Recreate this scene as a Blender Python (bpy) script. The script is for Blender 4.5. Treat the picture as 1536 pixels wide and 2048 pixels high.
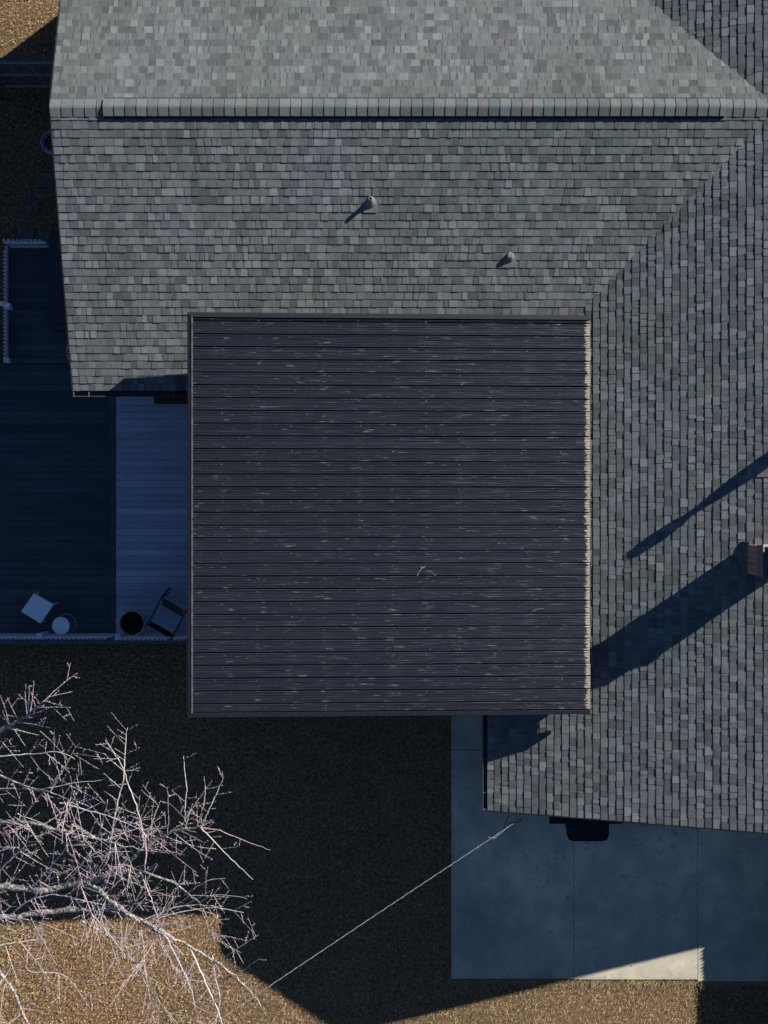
import bpy, math, random
import numpy as np
from mathutils import Vector
R = math.radians
for o in list(bpy.data.objects): bpy.data.objects.remove(o)
SC = bpy.context.scene
COL = SC.collection
# ------------------------------------------------------------------ camera, sky, sun, exposure
CZ = 25.8                      # camera height above the ground, looking straight down
F = 2300.0                     # focal length in pixels of the 1536 x 2048 photograph
cam_d = bpy.data.cameras.new('camera')
cam = bpy.data.objects.new('camera', cam_d); COL.objects.link(cam)
cam.location = (0, 0, CZ); cam.rotation_euler = (0, 0, 0)
cam_d.sensor_fit = 'VERTICAL'; cam_d.sensor_height = 24; cam_d.sensor_width = 18
cam_d.lens = 24*F/2048
cam_d.clip_end = 500
SC.camera = cam
SUN = Vector((.699, .530, .480)).normalized()
world = bpy.data.worlds.new('World'); SC.world = world; world.use_nodes = True
nt = world.node_tree
bg = nt.nodes['Background']
sky = nt.nodes.new('ShaderNodeTexSky'); sky.sky_type = 'NISHITA'; sky.sun_disc = False
sky.sun_elevation = math.asin(SUN.z); sky.sun_rotation = math.atan2(SUN.x, SUN.y)
sky.air_density = 1.0; sky.dust_density = 0.0; sky.ozone_density = 6.5; sky.altitude = 1500
nt.links.new(sky.outputs[0], bg.inputs[0]); bg.inputs[1].default_value = 0.051
sd = bpy.data.lights.new('sun', 'SUN'); sd.energy = 5.0; sd.angle = R(0.5); sd.color = (1.0, .95, .86)
so = bpy.data.objects.new('sun', sd); COL.objects.link(so)
so.rotation_euler = SUN.to_track_quat('Z', 'Y').to_euler(); so.location = (20, 16, 30)
SC.view_settings.view_transform = 'Standard'; SC.view_settings.look = 'None'
SC.view_settings.exposure = 0.62; SC.view_settings.gamma = 1; SC.view_settings.use_curve_mapping = False

rng = random.Random(7)
U = rng.uniform
def P(px, py, z):              # a point of the photograph at its real height z
    d = CZ - z
    return Vector(((px-768)/F*d, (1024-py)/F*d, z))
# ------------------------------------------------------------------ mesh builder
class MB:
    def __init__(s): s.v=[]; s.f=[]; s.c=[]
    def face(s, pts, col=(1,1,1)):
        n=len(s.v); s.v.extend(tuple(p) for p in pts); s.f.append(tuple(range(n,n+len(pts)))); s.c.append(col)
    def box(s, x0,x1,y0,y1,z0,z1, col=(1,1,1)):
        s.hexa([(x0,y0,z0),(x1,y0,z0),(x1,y1,z0),(x0,y1,z0)],[(x0,y0,z1),(x1,y0,z1),(x1,y1,z1),(x0,y1,z1)],col)
    def hexa(s, b, t, col=(1,1,1)):
        n=len(s.v); s.v.extend([tuple(p) for p in b]+[tuple(p) for p in t])
        k=len(b)
        s.f.append(tuple(n+k-1-i for i in range(k))); s.c.append(col)
        s.f.append(tuple(n+k+i for i in range(k))); s.c.append(col)
        for i in range(k):
            j=(i+1)%k
            s.f.append((n+i,n+j,n+k+j,n+k+i)); s.c.append(col)
    def bar(s, a, b, w, h, col=(1,1,1), up=Vector((0,0,1))):
        a=Vector(a); b=Vector(b); d=(b-a).normalized()
        x=d.cross(up)
        if x.length<1e-4: x=d.cross(Vector((0,1,0)))
        x.normalize(); y=x.cross(d).normalized()
        q=[x*(-w/2)+y*(-h/2), x*(w/2)+y*(-h/2), x*(w/2)+y*(h/2), x*(-w/2)+y*(h/2)]
        s.hexa([a+i for i in q],[b+i for i in q],col)
    def tube(s, pts, rad, n=6, col=(1,1,1), cap=True):
        pts=[Vector(p) for p in pts]; m=len(pts)
        if not hasattr(rad,'__len__'): rad=[rad]*m
        base=len(s.v); up=Vector((.13,.31,.94))
        for i,p in enumerate(pts):
            d=(pts[min(i+1,m-1)]-pts[max(i-1,0)])
            if d.length<1e-7: d=Vector((0,0,1))
            d.normalize(); x=d.cross(up)
            if x.length<1e-3: x=d.cross(Vector((1,0,0)))
            x.normalize(); y=d.cross(x)
            for k in range(n):
                a=2*math.pi*k/n; s.v.append(tuple(p+(x*math.cos(a)+y*math.sin(a))*rad[i]))
        for i in range(m-1):
            for k in range(n):
                k2=(k+1)%n
                s.f.append((base+i*n+k, base+i*n+k2, base+(i+1)*n+k2, base+(i+1)*n+k)); s.c.append(col)
        if cap:
            s.f.append(tuple(base+k for k in range(n))[::-1]); s.c.append(col)
            s.f.append(tuple(base+(m-1)*n+k for k in range(n))); s.c.append(col)
    def lathe(s, c, prof, n=24, col=(1,1,1), close=False):
        c=Vector(c); base=len(s.v); m=len(prof)
        for r,z in prof:
            for k in range(n):
                a=2*math.pi*k/n; s.v.append((c.x+r*math.cos(a), c.y+r*math.sin(a), c.z+z))
        for i in range(m-1 if not close else m):
            i2=(i+1)%m
            for k in range(n):
                k2=(k+1)%n
                s.f.append((base+i*n+k, base+i*n+k2, base+i2*n+k2, base+i2*n+k)); s.c.append(col)
        if not close:
            s.f.append(tuple(base+k for k in range(n))[::-1]); s.c.append(col)
            s.f.append(tuple(base+(m-1)*n+k for k in range(n))); s.c.append(col)
    def torus(s, c, r, t, n=32, m=8, col=(1,1,1), wob=0):
        c=Vector(c)
        pts=[c+Vector(((r+wob*U(-1,1))*math.cos(2*math.pi*k/n),(r+wob*U(-1,1))*math.sin(2*math.pi*k/n),0)) for k in range(n)]
        pts.append(pts[0]); s.tube(pts,t,m,col,False)
def obj(name, mb, mat, parent=None, smooth=False, bevel=0):
    me=bpy.data.meshes.new(name)
    off=parent_loc(parent) if parent else Vector((0,0,0))
    V=np.array(mb.v,dtype=np.float32)-np.array(off,dtype=np.float32)
    me.from_pydata(V.tolist(),[],mb.f)
    ca=me.color_attributes.new('tone','FLOAT_COLOR','CORNER')
    arr=[]
    for f,c in zip(mb.f,mb.c): arr.extend([c[0],c[1],c[2],1.0]*len(f))
    ca.data.foreach_set('color',arr)
    if smooth: me.polygons.foreach_set('use_smooth',[True]*len(me.polygons))
    me.materials.append(mat); me.update()
    o=bpy.data.objects.new(name,me); COL.objects.link(o)
    if parent: o.parent=parent
    if bevel:
        b=o.modifiers.new('bevel','BEVEL'); b.width=bevel; b.segments=2; b.limit_method='ANGLE'
    return o
LOC={}
def parent_loc(p):
    l=Vector((0,0,0))
    while p is not None:
        l=l+p.location; p=p.parent
    return l
def thing(name, label, cat, loc=(0,0,0), group=None):
    o=bpy.data.objects.new(name,None); COL.objects.link(o); o.location=loc; o.empty_display_size=.2
    o['label']=label; o['category']=cat
    if group: o['group']=group
    return o
def tag(o,label,cat,group=None,kind=None):
    if label: o['label']=label
    if cat: o['category']=cat
    if group: o['group']=group
    if kind: o['kind']=kind
    return o
# ------------------------------------------------------------------ materials
def mat(name, base=None, rough=.85, attr=False, noise=(), bump=None, spec=.25, stretch=None, metal=0):
    """noise: list of (scale, detail, amount, colour-or-None) ; bump: (scale, strength, dist)"""
    m=bpy.data.materials.new(name); m.use_nodes=True; t=m.node_tree; N=t.nodes; L=t.links
    b=N['Principled BSDF']; b.inputs['Roughness'].default_value=rough
    b.inputs['Specular IOR Level'].default_value=spec; b.inputs['Metallic'].default_value=metal
    tc=N.new('ShaderNodeTexCoord'); src=tc.outputs['Object']
    if stretch:
        mp=N.new('ShaderNodeMapping'); mp.inputs['Scale'].default_value=stretch; L.new(src,mp.inputs[0]); src=mp.outputs[0]
    if attr:
        a=N.new('ShaderNodeAttribute'); a.attribute_name='tone'; col=a.outputs['Color']
        if base:
            mx=N.new('ShaderNodeMix'); mx.data_type='RGBA'; mx.blend_type='MULTIPLY'; mx.inputs[0].default_value=1
            L.new(col,mx.inputs[6]); mx.inputs[7].default_value=(*base,1); col=mx.outputs[2]
    else:
        rgb=N.new('ShaderNodeRGB'); rgb.outputs[0].default_value=(*base,1); col=rgb.outputs[0]
    for sc,det,lo,hi,c2 in noise:
        n=N.new('ShaderNodeTexNoise'); n.inputs['Scale'].default_value=sc; n.inputs['Detail'].default_value=det
        L.new(src,n.inputs['Vector'])
        r=N.new('ShaderNodeValToRGB'); r.color_ramp.elements[0].position=lo; r.color_ramp.elements[1].position=hi
        L.new(n.outputs['Fac'],r.inputs[0])
        mx=N.new('ShaderNodeMix'); mx.data_type='RGBA'
        if isinstance(c2[0],(tuple,list)):       # multiply ramp
            mx.blend_type='MULTIPLY'; mx.inputs[0].default_value=1
            r.color_ramp.elements[0].color=(*c2[0],1); r.color_ramp.elements[1].color=(*c2[1],1)
            L.new(col,mx.inputs[6]); L.new(r.outputs[0],mx.inputs[7])
        else:
            mx.blend_type='MIX'; L.new(r.outputs[0],mx.inputs[0]); L.new(col,mx.inputs[6]); mx.inputs[7].default_value=(*c2,1)
        col=mx.outputs[2]
    L.new(col,b.inputs['Base Color'])
    if bump:
        n=N.new('ShaderNodeTexNoise'); n.inputs['Scale'].default_value=bump[0]; n.inputs['Detail'].default_value=4
        L.new(src,n.inputs['Vector'])
        bp=N.new('ShaderNodeBump'); bp.inputs['Strength'].default_value=bump[1]; bp.inputs['Distance'].default_value=bump[2]
        L.new(n.outputs['Fac'],bp.inputs['Height']); L.new(bp.outputs[0],b.inputs['Normal'])
    return m
g=lambda a:(a,a,a)
M={}
M['shingle']=mat('shingle',(.735,.80,.825),.95,True,[(150,3,.3,.7,(g(.72),g(1.28))),(9,3,.3,.7,(g(.9),g(1.1))),(.5,5,.35,.68,((.90,.93,.90),(1.08,1.06,1.09))),(2.6,5,.55,.75,((1,1,1),(1.08,1.05,1.0)))],(160,.5,.004),.15)
M['underlay']=mat('underlay',(.02,.021,.022),.95,spec=.1)
M['vent_plastic']=mat('vent_plastic',(.012,.013,.018),.7)
M['grass_soil']=mat('grass_soil',(.22,.145,.085),1,False,[(1.1,4,.4,.62,(.17,.125,.07)),(.55,3,.5,.62,(.23,.15,.085)),(14,5,.35,.65,(g(.6),g(1.45))),(70,4,.35,.68,(g(.35),g(1.6)))],(45,1,.05),.05)
M['blade']=mat('blade',None,1,True,[(3,3,.3,.7,(g(.75),g(1.25)))],spec=.05)
M['leaf']=mat('leaf',None,.9,True,spec=.1)
M['concrete']=mat('concrete',(.66,.61,.48),.9,False,[(.33,4,.36,.66,((.62,.62,.64),(1.12,1.10,1.05))),(2.2,6,.35,.7,((.80,.80,.84),(1.10,1.09,1.06))),(7,7,.58,.78,(.34,.32,.31)),(22,4,.69,.74,(.14,.14,.14)),(60,3,.3,.7,(g(.9),g(1.1)))],(80,.3,.004),.2)
M['joint']=mat('joint',(.10,.10,.10),1)
M['panel']=None
M['trim']=mat('trim',(.010,.0125,.020),.6,False,[(30,4,.55,.8,(.035,.035,.042))],(60,.3,.002),.3,stretch=(1,1,1))
M['worn']=mat('worn',(.075,.068,.082),.7,False,[(14,4,.3,.7,(g(.45),g(1.5)))],spec=.3)
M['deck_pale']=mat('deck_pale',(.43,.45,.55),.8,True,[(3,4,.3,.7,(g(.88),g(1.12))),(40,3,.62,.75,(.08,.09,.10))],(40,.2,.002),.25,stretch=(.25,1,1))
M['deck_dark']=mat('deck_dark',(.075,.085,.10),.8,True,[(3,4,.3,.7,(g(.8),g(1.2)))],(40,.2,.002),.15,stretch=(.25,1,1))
M['dark_wood']=mat('dark_wood',(.035,.036,.045),.85,True,[(6,4,.3,.7,(g(.75),g(1.3)))],(30,.3,.003),.2)
M['rail']=mat('rail',(.66,.64,.74),.6,False,[(12,3,.4,.7,(g(.8),g(1.1)))],spec=.3)
M['white_plastic']=mat('white_plastic',(.80,.84,.86),.45,False,[(5,2,.3,.7,(g(.94),g(1.04)))],spec=.4)
M['pale_metal']=mat('pale_metal',(.5,.46,.42),.5,False,spec=.4)
M['chair_frame']=mat('chair_frame',(.012,.012,.014),.5)
M['sling']=mat('sling',(.30,.38,.46),.8,False,[(25,3,.3,.7,(g(.8),g(1.2)))],(300,.3,.001))
M['sling_dark']=mat('sling_dark',(.012,.013,.014),.9)
M['soil']=mat('soil',(.018,.014,.010),1,False,[(40,4,.4,.7,(g(.4),g(2)))],(40,1,.03),.05)
M['pot']=mat('pot',(.42,.40,.40),.6)
M['brick']=None
M['crown']=mat('crown',(.13,.135,.14),.9,False,[(10,4,.3,.7,(g(.8),g(1.15)))],(60,.3,.003))
M['cap_metal']=mat('cap_metal',(.04,.035,.035),.6,False,[(8,4,.3,.7,(g(.7),g(1.4)))],spec=.4)
M['galv']=mat('galv',(.17,.165,.165),.6,False,[(18,3,.3,.7,(g(.7),g(1.2)))],spec=.4)
M['gutter']=mat('gutter',(.05,.052,.062),.5,False,[(20,3,.4,.7,(g(.8),g(1.4)))],spec=.4)
M['siding']=mat('siding',(.30,.29,.27),.8,spec=.2)
M['bark']=mat('bark',(.40,.38,.355),.95,False,[(26,6,.38,.64,(g(.22),g(1.3))),(3,3,.35,.7,((.85,.9,.85),(1.1,1.05,1.05)))],(30,.6,.01),.1)
M['twig']=mat('twig',None,.9,True,[(25,3,.3,.7,(g(.7),g(1.2)))],spec=.15)
M['fence_wood']=mat('fence_wood',(.085,.095,.12),.95,True,[(8,4,.3,.7,(g(.7),g(1.4)))],(30,.3,.004),.1)
M['fence_rail']=mat('fence_rail',(.24,.235,.22),.9,False,[(12,4,.3,.7,(g(.6),g(1.3)))],spec=.1)
M['hose']=mat('hose',(.38,.40,.55),.6,False,[(20,3,.3,.7,(g(.6),g(1.3)))])
M['paver']=mat('paver',(.11,.12,.11),.95,False,[(15,4,.3,.7,(g(.6),g(1.4)))],(60,.5,.005))
M['cable']=mat('cable',(.27,.26,.26),.6,False,[(30,3,.4,.6,(g(.5),g(1.3)))])
M['black_wire']=mat('black_wire',(.012,.012,.014),.6)
M['cover']=mat('cover',(.012,.014,.02),.7,False,bump=(6,.3,.02),spec=.2)
M['wear']=mat('wear',(1,1,1),.8,True,[(60,4,.3,.65,(g(.35),g(1.3)))],spec=.2)
M['mat']=mat('mat',(.07,.05,.03),1,False,[(60,3,.3,.7,(g(.6),g(1.4)))])
def node_panel():
    m=bpy.data.materials.new('panel'); m.use_nodes=True; t=m.node_tree; N=t.nodes; L=t.links
    b=N['Principled BSDF']; b.inputs['Roughness'].default_value=.55; b.inputs['Specular IOR Level'].default_value=.25
    tc=N.new('ShaderNodeTexCoord'); a=N.new('ShaderNodeAttribute'); a.attribute_name='tone'
    def mapn(sc):
        mp=N.new('ShaderNodeMapping'); mp.inputs['Scale'].default_value=sc; L.new(tc.outputs['Object'],mp.inputs[0]); return mp.outputs[0]
    def noise(sc,scale,det,lo,hi):
        n=N.new('ShaderNodeTexNoise'); n.inputs['Scale'].default_value=scale; n.inputs['Detail'].default_value=det; n.inputs['Roughness'].default_value=.6
        L.new(mapn(sc),n.inputs['Vector']); r=N.new('ShaderNodeMapRange'); r.inputs[1].default_value=lo; r.inputs[2].default_value=hi
        L.new(n.outputs['Fac'],r.inputs[0]); return r.outputs[0]
    def mul(x,y,op='MULTIPLY'):
        k=N.new('ShaderNodeMath'); k.operation=op
        for i,v in enumerate((x,y)):
            if isinstance(v,(int,float)): k.inputs[i].default_value=v
            else: L.new(v,k.inputs[i])
        return k.outputs[0]
    def mix(fac,c1,c2):
        k=N.new('ShaderNodeMix'); k.data_type='RGBA'
        L.new(fac,k.inputs[0])
        for i,c in ((6,c1),(7,c2)):
            if isinstance(c,tuple): k.inputs[i].default_value=(*c,1)
            else: L.new(c,k.inputs[i])
        return k.outputs[2]
    sep=N.new('ShaderNodeSeparateXYZ'); L.new(tc.outputs['Object'],sep.inputs[0])
    fine=noise((.35,9,1),9,6,.32,.68)            # grain along the boards
    med=noise((.06,3,1),4,4,.35,.7)
    base=mix(fine,(.0040,.0060,.0120),(.0122,.0165,.0290))
    base=mix(mul(med,.35),base,(.022,.027,.038))
    patch=noise((.5,.5,1),.7,3,.4,.65)
    base=mix(mul(patch,.3),base,(.013,.015,.023))
    # pale scuffs: long thin streaks, stronger near the joist nail lines
    st=noise((.35,12,1),5,7,.55,.75)
    fr=N.new('ShaderNodeMath'); fr.operation='PINGPONG'; L.new(mul(sep.outputs[0],0.60,'ADD'),fr.inputs[0]); fr.inputs[1].default_value=.305
    nl=N.new('ShaderNodeMapRange'); nl.inputs[1].default_value=.18; nl.inputs[2].default_value=.0; nl.inputs[3].default_value=.5; nl.inputs[4].default_value=1.0
    L.new(fr.outputs[0],nl.inputs[0])
    # more wear towards the east half
    we=N.new('ShaderNodeMapRange'); we.inputs[1].default_value=0; we.inputs[2].default_value=7; we.inputs[3].default_value=.35; we.inputs[4].default_value=1.0
    L.new(sep.outputs[0],we.inputs[0])
    base=mix(mul(mul(st,nl.outputs[0]),mul(we.outputs[0],.8)),base,(.16,.155,.17))
    curl=noise((.8,5,1),4.5,6,.62,.70)
    base=mix(mul(curl,mul(nl.outputs[0],.6)),base,(.26,.25,.24))
    # peeled east ends: x beyond a ragged line
    rag=noise((2,9,1),4,6,.3,.72)
    edge=mul(rag,.12)
    d=mul(mul(sep.outputs[0],EDGE_X,'SUBTRACT'),edge,'ADD')
    pe=N.new('ShaderNodeMapRange'); pe.inputs[1].default_value=.0; pe.inputs[2].default_value=.025; L.new(d,pe.inputs[0])
    col=mix(pe.outputs[0],base,mix(noise((6,30,1),5,3,.35,.65),(.46,.39,.31),(.20,.17,.13)))
    mm=N.new('ShaderNodeMix'); mm.data_type='RGBA'; mm.blend_type='MULTIPLY'; mm.inputs[0].default_value=1
    L.new(col,mm.inputs[6]); L.new(a.outputs['Color'],mm.inputs[7]); L.new(mm.outputs[2],b.inputs['Base Color'])
    bp=N.new('ShaderNodeBump'); bp.inputs['Strength'].default_value=.5; bp.inputs['Distance'].default_value=.004
    L.new(fine,bp.inputs['Height']); L.new(bp.outputs[0],b.inputs['Normal'])
    return m
def node_brick():
    m=bpy.data.materials.new('brick'); m.use_nodes=True; t=m.node_tree; N=t.nodes; L=t.links
    b=N['Principled BSDF']; b.inputs['Roughness'].default_value=.9
    tc=N.new('ShaderNodeTexCoord'); sep=N.new('ShaderNodeSeparateXYZ'); L.new(tc.outputs['Object'],sep.inputs[0])
    ad=N.new('ShaderNodeMath'); ad.operation='ADD'; L.new(sep.outputs[0],ad.inputs[0]); L.new(sep.outputs[1],ad.inputs[1])
    cb=N.new('ShaderNodeCombineXYZ'); L.new(ad.outputs[0],cb.inputs[0]); L.new(sep.outputs[2],cb.inputs[1])
    br=N.new('ShaderNodeTexBrick'); br.inputs['Scale'].default_value=1; br.inputs['Brick Width'].default_value=.2; br.inputs['Row Height'].default_value=.067
    br.inputs['Mortar Size'].default_value=.008; br.inputs['Color1'].default_value=(.30,.09,.07,1); br.inputs['Color2'].default_value=(.18,.06,.06,1); br.inputs['Mortar'].default_value=(.42,.38,.38,1)
    L.new(cb.outputs[0],br.inputs['Vector']); L.new(br.outputs['Color'],b.inputs['Base Color'])
    return m
EDGE_X=3.76-.03+3.5
# ------------------------------------------------------------------ roof geometry constants
T=.31; ZR=5.45; XRK=-5.91                       # pitch, ridge height and west rake of the long wing
YR=7.16; WS=4.85; WN=5.6                        # ridge line and half widths of the long (east-west) wing
TB=.32; XB=7.0; WBW=5.025; WBE=5.5; ZB=5.46             # ridge and half widths of the cross (north-south) wing
YSR=-5.69; YNR=17.0                             # its rakes
def zA(y): return ZR-T*abs(y-YR)
def zB(x): return ZB-TB*abs(x-XB)
def tone(gain=1.0):
    r=rng.random()
    if r<.17: v=U(.205,.245)
    elif r<.36: v=U(.112,.135)
    else: v=U(.145,.195)
    h=rng.random()
    if h<.25: c=(.96,1.025,1.0)
    elif h<.42: c=(1.04,.985,1.02)
    elif h<.48: c=(1.07,1.0,.97)
    else: c=(1,1,1)
    v*=gain  # plain brightness factor on the shingle tone
    return (v*c[0],v*c[1],v*c[2])
def shingles(mb, O, u, v, Lu, Lv, keep=None, contrast=1.0, e=.143):
    O=Vector(O); u=Vector(u).normalized(); v=Vector(v).normalized(); n=u.cross(v)
    if n.z<0: n=-n
    def pt(a,s,h): return O+u*a+v*s+n*h
    def piece(a0,a1,s0,s1,hb,ht,dn,col,fl=0):
        b0=pt(a0-fl,s0,hb); b1=pt(a1+fl,s0,hb); t1=pt(a1-fl,s1,ht); t0=pt(a0+fl,s1,ht)
        q=[b0,b1,t1,t0]; l=[p-n*dn for p in q]
        mb.face(q,col) if u.cross(v).dot(n)>0 else mb.face(q[::-1],col)
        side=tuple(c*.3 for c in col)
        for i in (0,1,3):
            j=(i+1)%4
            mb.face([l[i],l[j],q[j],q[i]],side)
    K=int(Lv/e)+1
    for k in range(K):
        s0=k*e; s1=min(s0+e+.012,Lv)
        if s1-s0<.03: continue
        wob=U(-.003,.003)
        a=-.002 if k%2 else U(-.002,0)
        first=True
        while a<Lu-.001:
            w=U(.09,.19)
            a1=min(a+w,Lu)
            if Lu-a1<.04: a1=Lu
            m=pt((a+a1)/2,s0+e/2,0)
            if keep is None or keep(m):
                dj=U(-.003,.003)
                piece(a+.0015,a1-.0015,s0+wob+dj,s1,U(.0105,.0125),.0015,.012,tone())
                # raised laminate tab on part of the strip
                if rng.random()<.5:
                    w2=min((a1-a)*U(.6,.95),.2); c0=a+U(.01,max(.011,(a1-a)-w2-.01))
                    piece(c0,c0+w2,s0+wob+dj-.001,s1-.004,U(.0155,.0185),.0035,.012,tone(1.04),.008*(1 if rng.random()<.6 else 0))
            a=a1
def rooftop():
    H=thing('house','grey shingled single storey house with two crossing gabled wings','house',(0,0,0))
    d=1/math.sqrt(1+T*T); db=1/math.sqrt(1+TB*TB)
    # roof planes, each one mesh of shingles
    def plane_under(mb,pts,th=.12):
        top=[Vector(p)-Vector((0,0,.008)) for p in pts]; mb.hexa([p-Vector((0,0,th)) for p in top],top,(1,1,1))
    # long wing, south slope
    xe=XB-.05
    def vA(m): return zA(m.y)>zB(m.x)-.13     # beyond the valley the other wing covers it
    mb=MB(); shingles(mb,(XRK,YR-WS,ZR-T*WS),(1,0,0),(0,d,T*d),xe-XRK,WS/d,vA)
    s1=obj('roof_slope',mb,M['shingle'],H); tag(s1,'long shingled slope below the vented ridge, with two vent pipes',None)
    mb=MB(); shingles(mb,(XRK,YR+WN,ZR-T*WN),(1,0,0),(0,-d,T*d),xe-XRK,WN/d,vA)
    s2=obj('roof_slope',mb,M['shingle'],H); tag(s2,'bright shingled slope above the vented ridge',None)
    def vB(m):
        if YR-WS<m.y<YR+WN: return zB(m.x)>zA(m.y)-.13
        return True
    mb=MB(); shingles(mb,(XB-WBW,YSR,ZB-TB*WBW),(0,1,0),(db,0,TB*db),YNR-YSR,WBW/db,vB)
    s3=obj('roof_slope',mb,M['shingle'],H); tag(s3,'shingled slope of the cross wing crossed by the chimney shadow',None)
    mb=MB(); shingles(mb,(XB+WBE,YSR,ZB-TB*WBE),(0,1,0),(-db,0,TB*db),YNR-YSR,WBE/db)
    s4=obj('roof_slope',mb,M['shingle'],H)
    mb=MB()
    def slab(pts):
        plane_under(mb,pts)
    slab([(XRK+.004,YR-WS+.006,zA(YR-WS+.006)),(XB-.5,YR-WS+.006,zA(YR-WS+.006)),(XB-.5,YR,ZR),(XRK+.004,YR,ZR)])
    slab([(XRK+.004,YR,ZR),(XB-.5,YR,ZR),(XB-.5,YR+WN-.006,zA(YR+WN)),(XRK+.004,YR+WN-.006,zA(YR+WN))])
    slab([(XB-WBW+.006,YSR+.004,zB(XB-WBW)),(XB,YSR+.004,ZB),(XB,YNR-.004,ZB),(XB-WBW+.006,YNR-.004,zB(XB-WBW))])
    slab([(XB,YSR+.004,ZB),(XB+WBE-.006,YSR+.004,zB(XB+WBE)),(XB+WBE-.006,YNR-.004,zB(XB+WBE)),(XB,YNR-.004,ZB)])
    obj('roof_deck',mb,M['underlay'],H)
    # rake edging
    mb=MB()
    mb.bar((XRK-.012,YR-WS,zA(YR-WS)-.03),(XRK-.012,YR,ZR-.03),.02,.09); mb.bar((XRK-.012,YR,ZR-.03),(XRK-.012,YR+WN,zA(YR+WN)-.03),.02,.09)
    obj('rake_trim',mb,M['underlay'],H)
    mb=MB()
    mb.bar((XB-WBW,YSR-.012,zB(XB-WBW)-.03),(XB,YSR-.012,ZB-.03),.02,.09); mb.bar((XB,YSR-.012,ZB-.03),(XB+WBE,YSR-.012,zB(XB+WBE)-.03),.02,.09)
    obj('rake_trim',mb,M['underlay'],H)
    # walls
    def prism(mb,axis,a0,a1,c0,c1,cr,zr):
        zz=lambda c: zr-(T if axis=='x' else TB)*abs(c-cr)-.16
        prof=[(c0,0),(c1,0),(c1,zz(c1)),(cr,zz(cr)),(c0,zz(c0))]
        f=(lambda a,c,z:(a,c,z)) if axis=='x' else (lambda a,c,z:(c,a,z))
        mb.hexa([f(a0,c,z) for c,z in prof],[f(a1,c,z) for c,z in prof])
    mb=MB(); prism(mb,'x',-5.58,XB-WBW+.5,YR-WS+.4,YR+WN-.3,YR,ZR); obj('wall',mb,M['siding'],H)
    mb=MB(); prism(mb,'y',YSR+.4,YNR-.4,XB-WBW+.4,XB+WBE-.4,XB,ZB); obj('wall',mb,M['siding'],H)
    # ridge caps
    def caps(name,axis,a0,a1,c,z,pitch,half,lift,gain=1.0,label=None,rev=False):
        mb=MB(); a=a0; 
        while a<a1-.02:
            e=min(a+pitch*U(.97,1.03),a1); cv=U(.15,.215)*gain; col=(cv,cv,cv)
            if rng.random()<.25: col=(col[0]*1.05,col[1]*1.0,col[2]*.98)
            elif rng.random()<.4: col=(col[0]*.95,col[1]*1.02,col[2]*1.02)
            prof=[(-half,-T*half+.004),(-half*.5,-T*half*.5+.012),(-half*.12,.012),(half*.12,.012),(half*.5,-T*half*.5+.012),(half,-T*half+.004)]
            for th0,th1 in ((.012,0),):
                lo=[];hi=[]
                for i,(q,h) in enumerate(prof):
                    j=U(-.002,.002)
                    p0=(a,c+q,z+lift+h+(.004 if rev else .016)); p1=(e+(.012),c+q,z+lift+h+(.016 if rev else .004))
                    if rev: p0=(a-.0,c+q,z+lift+h+.004); p1=(e-.003,c+q,z+lift+h+.016)
                    if axis=='y': p0=(p0[1],p0[0],p0[2]); p1=(p1[1],p1[0],p1[2])
                    lo.append(p0);hi.append(p1)
                for i in range(len(prof)-1): mb.face([lo[i],hi[i],hi[i+1],lo[i+1]] if axis=='y' else [lo[i+1],hi[i+1],hi[i],lo[i]],col)
                dn=lambda p:(p[0],p[1],p[2]-.016)
                sd=tuple(k*.5 for k in col)
                for i in range(len(prof)-1):
                    mb.face([lo[i],lo[i+1],dn(lo[i+1]),dn(lo[i])],sd); mb.face([hi[i],hi[i+1],dn(hi[i+1]),dn(hi[i])],sd)
                mb.face([lo[0],hi[0],dn(hi[0]),dn(lo[0])],sd); mb.face([lo[-1],hi[-1],dn(hi[-1]),dn(lo[-1])],sd)
            a=e
        o=obj(name,mb,M['shingle'],H)
        if label: o['label']=label
        return o
    VX0=(207-768)/F*(CZ-ZR); VX1=(1450-768)/F*(CZ-ZR)
    caps('ridge_cap','x',XRK,VX0+.05,YR,ZR,.205,.155,.004,label='low ridge shingles at the west gable end',rev=False)
    caps('ridge_cap','x',VX1-.05,XB-.06,YR,ZR,.205,.155,.004,label='low ridge shingles where the two roofs meet')
    caps('ridge_cap','y',YSR,YNR,XB,ZB,.205,.15,.004)
    rv=caps('ridge_vent','x',VX0,VX1,YR,ZR,.196,.155,.042,label='raised shingle capped ridge vent')
    mb=MB(); h=.165
    for x0 in np.arange(VX0+.01,VX1-.02,1.22):
        x1=min(x0+1.214,VX1-.01)
        for sg in (1,-1):
            a=.135; b_=.185
            mb.hexa([(x0,YR+sg*a,ZR-T*a+.012),(x1,YR+sg*a,ZR-T*a+.012),(x1,YR+sg*b_,ZR-T*b_+.012),(x0,YR+sg*b_,ZR-T*b_+.012)],
                    [(x0,YR+sg*a,ZR-T*a+.048),(x1,YR+sg*a,ZR-T*a+.048),(x1,YR+sg*b_,ZR-T*b_+.026),(x0,YR+sg*b_,ZR-T*b_+.026)])
    # end blocks
    for sg in (1,-1):
        x0=VX0-.010; x1=VX0+.012
        mb.hexa([(x0,YR,ZR+.006),(x1,YR,ZR+.006),(x1,YR+sg*.15,ZR-T*.15+.006),(x0,YR+sg*.15,ZR-T*.15+.006)],
                [(x0,YR,ZR+.046),(x1,YR,ZR+.046),(x1,YR+sg*.15,ZR-T*.15+.042),(x0,YR+sg*.15,ZR-T*.15+.042)])
    vb=obj('vent_baffle',mb,M['vent_plastic'],rv)
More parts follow.
